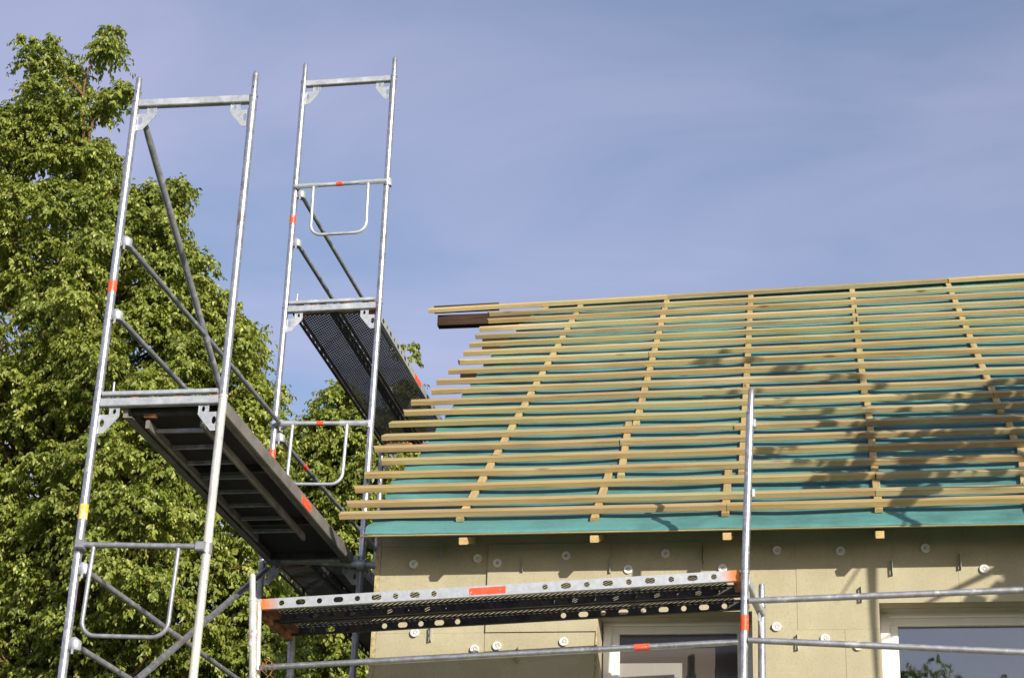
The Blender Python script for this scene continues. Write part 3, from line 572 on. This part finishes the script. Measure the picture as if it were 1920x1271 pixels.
nz2 = N.new('ShaderNodeTexNoise'); nz2.inputs['Scale'].default_value = 9; L.new(tc.outputs['Object'], nz2.inputs['Vector']); m3 = N.new('ShaderNodeMath'); m3.operation = 'MULTIPLY_ADD'; m3.inputs[1].default_value = .12; L.new(nz2.outputs['Fac'], m3.inputs[0]); L.new(m2.outputs[0], m3.inputs[2])
mr2 = N.new('ShaderNodeMapRange'); mr2.inputs[1].default_value = PL_/2-.06; mr2.inputs[2].default_value = PL_/2+.045; L.new(m3.outputs[0], mr2.inputs[0])
mxx = N.new('ShaderNodeMix'); mxx.data_type = 'RGBA'; L.new(mr2.outputs[0], mxx.inputs[0]); L.new(b.inputs['Base Color'].links[0].from_socket, mxx.inputs[6]); mxx.inputs[7].default_value = (.70, .20, .05, 1); L.new(mxx.outputs[2], b.inputs['Base Color'])
# front deck
FL, FR = onY(473.8, 1123, 11.0), onY(1397, 1071, 11.0)
WL, WR = V((-3.525, 11.73, FL.z-.02)), V((-.447, 11.73, FR.z-.02))
u = (FR-FL).normalized(); o0 = FL + V((.045, .03, 0)) ; o0.z = onY(497, 1122.5, o0.y).z; pe = onY(1386, 1068, o0.y); u = (pe - o0).normalized(); PSC = (pe-o0).length/PL_
vv = V((.05, .73, -.012)).normalized()
pk = make_plank('outer perforated steel plank of the front deck, red sticker and orange painted ends', EDGEP, 'perforated steel deck planks')
st = MB(); hx = 1.448; st.box((hx, -.0012, -.034), (.229, .0016, .044)); st.build('tape', RED, pk)
pk2 = copy_tree(pk)
for ch in list(pk2.children):
    if ch.name.startswith('tape'): bpy.data.objects.remove(ch)
    elif ch.name.startswith('side_flange'): ch.data = ch.data.copy(); ch.data.materials[0] = DECKM  # inner plank flanges take the steel with shade in its colour
place(pk2, o0 + vv*.335, u, vv, 'inner perforated steel plank of the front deck, next to the house wall')
back = []
for (y0_, y1_, P0, P1, lab) in ((YBAY, YC, (B2L, B2R), (B3L, B3L+SX), 'upper deck behind the topmost frame'), (YBAY, YC, (A2L, A2R), (A3L, A3L+SX), 'lower shaded deck beside the house corner')):
    for k in (0, 1):
        c = copy_tree(pk if k else pk2); q0 = P0[1] + V((-.040-.335*(1-k), .05, .012)); q1 = P1[1] + V((-.040-.335*(1-k), -.02, .012)); uu = q1-q0
        place(c, q0, uu, V((-1, 0, 0)) if k else V((-1, 0, 0)), ('roofward' if k else 'outer') + ' perforated steel plank of the ' + lab)
        # mirrored: front flange faces the roof
        back.append(c)
# the copies run their top up: local Z = u x v must point upwards
for c in back:
    m = c.matrix_world.copy(); 
    if m.col[2].z < 0:
        L_ = PL_; uu = V(m.col[0][:3]); O = V(m.col[3][:3]) + uu*L_; place(c, O, -uu, V((-1, 0, 0)))
place(pk, o0, u, vv)
for o in (pk, pk2):
    o.scale = (PSC, 1, 1)
# front scaffold frames
def front_frame(label, F0, Fb, W0, mats, post=None, wtip=0.0, lm=GALVF):
    root = thing('scaffold_frame', V((F0.x, F0.y, 0)), label, 'scaffold frame', 'frames of the front scaffold'); d = (F0-Fb).normalized(); G = Fb - d*(Fb.z/d.z)
    mb = MB(); mb.path([G, F0], RT, 18); collar(mb, F0-d*.004, d, RT+.004, .010); s1 = mb.build('standard', mats[0], root)
    dw = V((d.x*.5, 0, 1)).normalized(); Gw = W0 - dw*(W0.z/dw.z); mb = MB(); mb.path([Gw, W0], RT, 18); collar(mb, W0-dw*.004, dw, RT+.003, .008); s2 = mb.build('standard', mats[1], root)
    if wtip > 0: MB().path([W0, W0+dw*wtip, W0+dw*(wtip+.01)], [.0195, .0195, .015], 16).build('spigot', mats[1], s2)
    if post is None: MB().path([F0, F0+d*.155, F0+d*.165], [.0195, .0195, .014], 16).build('spigot', mats[0], s1)
    A, B = F0 - Z1*.05, W0 - Z1*.05; s = (B-A).normalized(); dep = s.cross(Z1); mb = MB(); mb.box((A+B)/2, ((B-A).length-.05, .046, .05), (s, dep, s.cross(dep)*-1), .005); mb.build('ledger', lm, root)
    gusset(A - Z1*.025, s, Z1, 0).build('gusset', GALVF, root); 
    if post: gusset(B - Z1*.025, -s, Z1, 0).build('gusset', GALVF, root)
    return root
fl = front_frame('left frame of the front scaffold with faded red mark, near the house corner', FL, onY(474.6, 1271, 11.0), WL, (PALE, GALVD), lm=RUST)
MB().path([onY(474.2, 1196, 11.0)-Z1*.05, onY(474.2, 1196, 11.0)+Z1*.05], RT+.0012, 16).build('faded_mark', FADED, fl)
fr = front_frame('right frame of the front scaffold with red tape, between the two windows', FR, onY(1394, 1271, 11.0), WR, (GALV, GALV), post=True, wtip=.13)
p = onY(1394.6, 1168, 11.0); ring_tape(p, (FR-onY(1394, 1271, 11.0)).normalized(), .095, RED, fr, at=FR)
J, T = onY(1407, 773, 11.0), onY(1408.9, 729, 11.0); dp = (T-J).normalized(); B0 = FR + (J-FR).normalized()*.01
post = thing('guardrail_post', B0, 'upright galvanised guardrail post in front of the roof battens', 'post')
pm = MB().path([B0, J], RT, 18); collar(pm, J-dp*.005, dp, RT+.002, .006); pm.build('tube', GALV, post); MB().path([J, T-dp*.006, T], [.0195, .0195, .015], 16).build('spigot', GALV, post)
for px, py in ((1414.5, 794), (1412.5, 925)):
    q = onY(px, py, 11.0) + V((.002, 0, 0)); MB().box(q, (.016, .03, .055), None, .004).build('wedge_lug', GALVF, post)
tb = onY(486, 1130, 11.04); tc_ = onY(482.5, 1271, 11.04); dd = (tc_-tb).normalized()
sp_ = thing('strut', tc_, 'thin pale strut standing close behind the left standard of the front scaffold', 'strut'); MB().path([tb, tb+dd*1.6], .017, 14).build('tube', PALE, sp_); MB().box(tb, (.03, .03, .05), None, .004).build('bolt_plate', GALVF, sp_)
YF = 11.0 - .045
long_rail('long guardrail with red tape across the front below the deck', onY(486, 1251, YF+.03), onY(1384, 1203, YF+.03), .019, GALV, .805, (0, 0), 'front scaffold rails')
long_rail('upper tube running right from the front scaffold across the wall', onY(1404, 1126, YF+.03), onY(2330, 1089, YF), .0195, GALVD, None, (0, 0), 'front scaffold rails')
long_rail('lower tube running right past the window, slightly downhill, spattered', onY(1402, 1199.5, YF+.03), onY(2330, 1240, YF), .0195, GALVD, None, (0, 0), 'front scaffold rails')
NR = onY(2330, 1089, 11.0); front_frame('farther right frame of the front scaffold outside the view', V((2.56, 11.0, FR.z+.1)), V((2.55, 11.0, FR.z-1)), V((2.6, 11.73, FR.z+.1)), (GALV, GALV))
# wire twist at the rail end
wr = thing('binding_wire', onY(500, 1255, YF), 'rusty binding wire twisted round the rail end', 'wire'); pts = []
random.seed(3)
for sgn in range(4):
    base = onY(497+random.uniform(-6, 8), 1250, YF-.03); pts = [base + V((.03*math.sin(k*.9+sgn*2)+.012*k*(sgn-1.2)*.5, -.012*math.cos(k*1.1), -.018*k+.05)) for k in range(9)]
    MB().path(pts, .0016, 6).build('strand', RUST, wr)
# ------------------------------------------------------------------ trees
def leaves_mesh(name, pos, tipd, nrm, size, tone, m, parent, ratio=.54):
    """one mesh of folded pointed leaves: six corners, two faces along the midrib"""
    n = len(pos); t = tipd/np.linalg.norm(tipd, axis=1, keepdims=True); nn = nrm - t*(nrm*t).sum(1, keepdims=True); nn /= np.linalg.norm(nn, axis=1, keepdims=True)+1e-9
    s = np.cross(t, nn); L = size[:, None]; W = L*ratio*.5
    q = np.stack([pos, pos+t*L*.30+s*W+nn*L*.10, pos+t*L*.66+s*W*.78+nn*L*.06, pos+t*L-nn*L*.10, pos+t*L*.66-s*W*.78+nn*L*.06, pos+t*L*.30-s*W+nn*L*.10], 1)
    v = q.reshape(-1, 3); base = (np.arange(n)*6)[:, None]
    fa = np.concatenate([base + np.array([[0, 1, 2, 3]]), base + np.array([[0, 3, 4, 5]])], 1).reshape(-1, 4)
    me = bpy.data.meshes.new(name); me.vertices.add(len(v)); me.vertices.foreach_set('co', v.astype(np.float32).ravel())
    me.loops.add(fa.size); me.loops.foreach_set('vertex_index', fa.astype(np.int32).ravel()); me.polygons.add(len(fa)); me.polygons.foreach_set('loop_start', np.arange(0, fa.size, 4, dtype=np.int32)); me.polygons.foreach_set('loop_total', np.full(len(fa), 4, np.int32))
    me.update(calc_edges=True); at = me.attributes.new('tone', 'FLOAT', 'POINT'); at.data.foreach_set('value', np.repeat(tone, 6).astype(np.float32)); me.materials.append(m); me.validate()
    o = bpy.data.objects.new(name, me); COL.objects.link(o)
    if parent is not None: o.parent = parent; o.location = -V(parent['_o'])
    return o
def inside(poly, x, y):
    c = False; j = len(poly)-1
    for i in range(len(poly)):
        if (poly[i][1] > y) != (poly[j][1] > y) and x < (poly[j][0]-poly[i][0])*(y-poly[i][1])/(poly[j][1]-poly[i][1]) + poly[i][0]: c = not c
        j = i
    return c
def foliage(centres, radii, ntw, nl, lsize, seed, bract=.15):
    r = np.random.default_rng(seed); P = []; T = []; Nn = []; Sz = []; To = []; segs = []
    for c, R in zip(centres, radii):
        ctone = r.normal(0, .07); k = max(4, int(ntw*(R/.34)**2))
        th = r.uniform(0, 2*np.pi, k); el = np.arcsin(r.uniform(-.55, 1, k)); d = np.stack([np.cos(th)*np.cos(el), np.sin(th)*np.cos(el), np.sin(el)*.8], 1)
        for j in range(k):
            ln = R*r.uniform(.75, 1.25); m = nl; u = (np.linspace(.25, 1, m) + r.normal(0, .02, m))[:, None]
            dj = d[j]; st = c + dj*R*.10; p = st + dj*ln*u + np.array([0, 0, -1])*(u**2)*ln*r.uniform(.25, .55); segs.append((st, p[-1]))
            sidev = np.cross(dj, [0, 0, 1.0]); sidev /= np.linalg.norm(sidev)+1e-6; alt = np.where(np.arange(m) % 2, 1, -1)[:, None]
            tip = dj*.45 + sidev*alt*r.uniform(.3, .9, (m, 1)) + np.array([0, 0, -1])*r.uniform(.45, 1.3, (m, 1)) + r.normal(0, .25, (m, 3))
            nr = np.array([0, 0, .75]) + dj*.75 + r.normal(0, .42, (m, 3)); sz = lsize*r.uniform(.45, 1.3, m); tn = np.clip(.37 + ctone + r.normal(0, .13, m), 0, .70)
            br = r.random(m) < bract; tn[br] = r.uniform(.68, .92, br.sum()); sz[br] *= .8; tip[br] += np.array([0, 0, -.9])
            P.append(p + r.normal(0, .012, (m, 3))); T.append(tip); Nn.append(nr); Sz.append(sz); To.append(tn)
    return np.concatenate(P), np.concatenate(T), np.concatenate(Nn), np.concatenate(Sz), np.concatenate(To), segs
def curve(A, B, lift, k=6): return [lerp(A, B, t/k) + V((0, 0, lift))*math.sin(math.pi*t/k) + V([noise.noise(V((A.x*3+t, B.x*2, q*7.0)))*.10*(B-A).length*math.sin(math.pi*t/k) for q in range(3)]) for t in range(k+1)]
def make_tree(name, label, poly, depth, thick, spacing, rad, trunk_px, seed, ntw, nl, lsize, extra=(), limbs_px=(), holes=()):
    r = random.Random(seed); cs = []; rs = []; x0, x1 = min(p[0] for p in poly), max(p[0] for p in poly); y0, y1 = min(p[1] for p in poly), max(p[1] for p in poly)
    pxm = F/depth
    cxm = (x0+x1)/2
    for layer in range(3):
        pts = []
        for _ in range(6000):
            x, y = r.uniform(x0, x1), r.uniform(y0, y1)
            if not inside(poly, x, y): continue
            m = rad*pxm*.62
            if not all(inside(poly, x+m*a, y+m*b) for a, b in ((1, 0), (-1, 0), (0, -1), (.7, -.7), (-.7, -.7))): continue
            if any((x-h[0])**2+(y-h[1])**2 < h[2]**2 for h in holes): continue
            if any((x-p[0])**2 + (y-p[1])**2 < spacing**2 for p in pts): continue
            # how deep inside the outline: gives the crown its thickness
            dist = min(math.hypot(x-(a[0]+(b[0]-a[0])*t), y-(a[1]+(b[1]-a[1])*t)) for a, b in zip(poly, poly[1:]+poly[:1]) for t in (0, .25, .5, .75))
            half = min(thick, .25 + dist/pxm*.95); off = (-.92, -.30, .55)[layer]*half + r.uniform(-.25, .25)*half
            if noise.noise(V((x*.011, y*.011, layer*5+seed))) < (-.17, -.34, -.6)[layer]: continue
            pts.append((x, y)); cs.append(onY(x, y, depth+off)); rs.append(rad*r.uniform(.75, 1.2)*(1 if dist > 40 else .8))
    for (x, y, rr) in extra: cs.append(onY(x, y, depth+r.uniform(-.4, .4))); rs.append(rr)
    tb = onY(*trunk_px[0], depth); top = onY(*trunk_px[1], depth); base = V((tb.x, depth, 0)); root = thing(name, base, label, 'tree')
    P, T, Nn, Sz, To, segs = foliage([np.array(c) for c in cs], rs, ntw, nl, lsize, seed)
    leaves_mesh('crown', P, T, Nn, Sz, To, LEAF, root)
    spine = [base, lerp(base, top, .25)+V((.15, .1, 0)), lerp(base, top, .5)+V((-.1, 0, 0)), lerp(base, top, .75)+V((.08, .1, 0)), top]; MB().path(spine, [.30, .24, .13, .045, .008], 12).build('trunk', BARK, root)
    br = MB()
    hs = sorted(range(len(cs)), key=lambda i: cs[i].z)
    for i in hs[:int(len(hs)*.9):2]:
        c = cs[i]; hz = max(base.z+2.5, c.z - (V((c.x, c.y, 0))-V((base.x, depth, 0))).length*.75 - .3); t = min(.97, max(.12, (hz-base.z)/(top.z-base.z))); q = t*4; k = min(3, int(q)); A = lerp(spine[k], spine[k+1], q-k)
        br.path(curve(A, c, .15, 7), [lerp(.055*(1-t)+.012, .006, j/7) for j in range(8)], 6, False)
    for st, en in segs[::6]:
        st, en = V(st), V(en); br.path([st, lerp(st, en, .5)+V((0, 0, .03)), en], [.006, .004, .002], 4, False)
    for pl in limbs_px:
        br.path([onY(x, y, depth-.25) for x, y in pl], [lerp(.024, .008, j/(len(pl)-1)) for j in range(len(pl))], 8, False)
    br.build('limbs', TWIG, root); return len(P)
PA = [(-90, 1360), (-90, 200), (-5, 172), (14, 180), (24, 160), (16, 112), (32, 62), (58, 70), (80, 88), (88, 58), (118, 60), (132, 94), (165, 86), (176, 44), (205, 34), (232, 58), (240, 96), (215, 116), (188, 112), (172, 140), (185, 152), (215, 136), (254, 146), (262, 195), (222, 216), (186, 206), (165, 235), (200, 246), (228, 262), (246, 312), (290, 334), (318, 306), (352, 316), (377, 330), (372, 372), (350, 402), (378, 452), (420, 440), (428, 480), (404, 522), (440, 522), (480, 545), (470, 572), (505, 605), (524, 650), (505, 690), (556, 700), (545, 760), (560, 820), (540, 900), (560, 1000), (560, 1360)]
PB = [(500, 1360), (505, 900), (540, 800), (560, 755), (590, 738), (608, 712), (640, 690), (662, 716), (692, 726), (722, 745), (738, 700), (755, 655), (768, 636), (786, 650), (776, 684), (800, 760), (800, 940), (760, 1360)]
nA = make_tree('lime_tree', 'tall yellow-green lime tree behind the near scaffold tower, filling the left side', PA, 21.5, 3.2, 38, .34, ((250, 1271), (168, 190)), 3, 36, 20, .068,
    extra=((208, 62, .22), (190, 95, .2), (225, 175, .24), (205, 190, .2), (105, 78, .2), (50, 82, .22), (215, 60, .17), (225, 95, .16)), holes=((250, 652, 46), (18, 618, 44), (392, 512, 26), (60, 905, 40), (430, 985, 34)), limbs_px=([(150, 330), (158, 240), (157, 165), (165, 130), (190, 95)], [(157, 180), (140, 160), (120, 140)], [(150, 330), (175, 225), (205, 205)]))
nB = make_tree('lime_tree', 'smaller lime tree farther back, seen between rear tower and roof', PB, 26.0, 2.4, 33, .36, ((640, 1271), (650, 705)), 8, 36, 19, .072, extra=((766, 652, .2), (775, 670, .16)), holes=((622, 762, 16), (655, 775, 13)), limbs_px=([(700, 850), (668, 770), (650, 720)],))
# tree beside the house (out of view to the right): its twigs shade the roof
def shade_branch(mb, pts, sunT, r0, store, r, dens, lsz=.085):
    P3 = [p + SUN*t for p, t in zip(pts, sunT)]; mb.path(P3, [lerp(r0*1.5, .006, j/(len(P3)-1)) for j in range(len(P3))], 6, False)
    for a, b in zip(P3[:-1], P3[1:]):
        for _ in range(int((b-a).length*dens*1.7)): store.append((lerp(a, b, r.random()), (b-a).normalized()))
rS = random.Random(4); store = []; sb = MB()
def RT_(px, py): return onroof(px, py, -.05)
lines = [([(1990, 700), (1900, 742), (1800, 740), (1700, 752), (1600, 775), (1500, 770), (1420, 738), (1340, 735)], 6.0, .014, 9), ([(1990, 800), (1900, 800), (1800, 782), (1690, 790), (1600, 815), (1540, 800)], 4.4, .02, 40), ([(1700, 752), (1600, 720), (1500, 698), (1420, 680), (1350, 668), (1280, 690)], 6.6, .009, 10),
         ([(1990, 850), (1880, 850), (1780, 858), (1690, 872), (1600, 868), (1530, 876), (1450, 850)], 4.4, .016, 15), ([(1990, 890), (1900, 890), (1800, 880), (1720, 915), (1690, 950)], 3.6, .014, 10), ([(1720, 925), (1700, 955), (1704, 1000)], 3.6, .012, 0), ([(1880, 742), (1800, 800), (1720, 830), (1640, 842), (1570, 905)], 4.1, .012, 26), ([(1990, 770), (1920, 760), (1850, 800), (1760, 835), (1700, 850)], 4.3, .02, 42), ([(2000, 830), (1930, 815), (1860, 830), (1800, 850)], 4.0, .025, 46), ([(2000, 740), (1920, 722), (1850, 735), (1790, 760)], 4.6, .02, 40), ([(2000, 780), (1900, 782), (1760, 790), (1620, 802)], 4.2, .028, 26), ([(1800, 880), (1720, 898), (1650, 902)], 4.0, .014, 26)]
for pl, t, r0, dens in lines: shade_branch(sb, [RT_(*p) for p in pl], [t - .9 + .3*math.sin(k*1.3) for k in range(len(pl))], r0, store, rS, dens)
wl_ = [([(1990, 1030), (1930, 1050), (1890, 1085), (1885, 1140), (1895, 1200)], 3.2, .03, 26), ([(1990, 1080), (1930, 1100), (1900, 1130), (1850, 1150)], 3.2, .02, 26), ([(1960, 1020), (1850, 1076), (1750, 1124), (1700, 1150)], 3.0, .022, 0), ([(1634, 980), (1634, 1060), (1637, 1150), (1644, 1271), (1652, 1400)], 3.0, .026, 0), ([(1990, 1140), (1930, 1145), (1890, 1120)], 3.1, .02, 26)]  # includes two bare limbs added to cast pole shadows on the wall
for pl, t, r0, dens in wl_: shade_branch(sb, [pz(*p) for p in pl], [t + .05*k for k in range(len(pl))], r0, store, rS, dens)
hub = onroof(1960, 830) + SUN*4.6 + V((1.2, -.6, -.8)); tbase = V((hub.x+1.2, hub.y-1.0, 0))
tr = thing('shade_tree', tbase, 'leafy tree right of the house beyond the picture edge, shading the roof', 'tree')
for pl, t, r0, dens in lines: sb.path(curve(hub, RT_(*pl[0]) + SUN*(t-.9), .1, 5), [.035, .03, .026, .022, .018, .015], 6, False)
for pl, t, r0, dens in wl_: sb.path(curve(hub, pz(*pl[0]) + SUN*t, .1, 5), [.035, .03, .026, .022, .018, .015], 6, False)
sb.build('limbs', BARK, tr); MB().path([tbase, lerp(tbase, hub, .5)+V((.3, 0, .4)), hub], [.20, .14, .05], 10).build('trunk', BARK, tr)  # tree limbs together with the added stems for the pole shadows
q = np.random.default_rng(8); ns = len(store); pos = np.array([tuple(s[0]) for s in store]) + q.normal(0, .05, (ns, 3)); tip = np.array([tuple(s[1]) for s in store]) + q.normal(0, .7, (ns, 3)) + np.array([0, 0, -.4]); nrm = np.array([tuple(SUN)]*ns) + q.normal(0, .5, (ns, 3))
leaves_mesh('crown', pos, tip, nrm, q.uniform(.09, .19, ns), np.clip(q.normal(.35, .12, ns), 0, .7), LEAF, tr, .75)
# tree behind the photographer, mirrored in the right window
cs, rs = [], []; r = random.Random(9)
wc = onY(1715, 1258, YW+REC+.105); dr = ray(1715, 1258).normalized(); rd = V((dr.x, -dr.y, dr.z)); C0 = wc + rd*22
for _ in range(70):
    a = V((r.gauss(-1.4, 1.0), r.gauss(0, .8), r.gauss(-1.5, .8))); cs.append(C0 + a); rs.append(.3)
for k in range(10): cs.append(C0 + V((-.4+.22*k, 0, -.05-.02*k + r.uniform(-.12, .12)))); rs.append(.2)
rt = V((C0.x-1.4, C0.y, 0)); t2 = thing('garden_tree', rt, 'tree behind the photographer, mirrored in the right window', 'tree')
P, T, Nn, Sz, To, segs = foliage([np.array(c) for c in cs], rs, 10, 9, .10, 5); leaves_mesh('crown', P, T, Nn, Sz, To, LEAF, t2); br = MB()
for c in cs[::2]: br.path(curve(V((rt.x, rt.y, C0.z-2.2)), c, .1, 4), [.04, .03, .02, .015, .008], 5, False)
br.build('limbs', BARK, t2); MB().path([rt, V((rt.x, rt.y, C0.z-1))], [.2, .06], 10).build('trunk', BARK, t2)
for o in bpy.data.objects:
    if '_o' in o: del o['_o']
print('leaves', nA, nB)
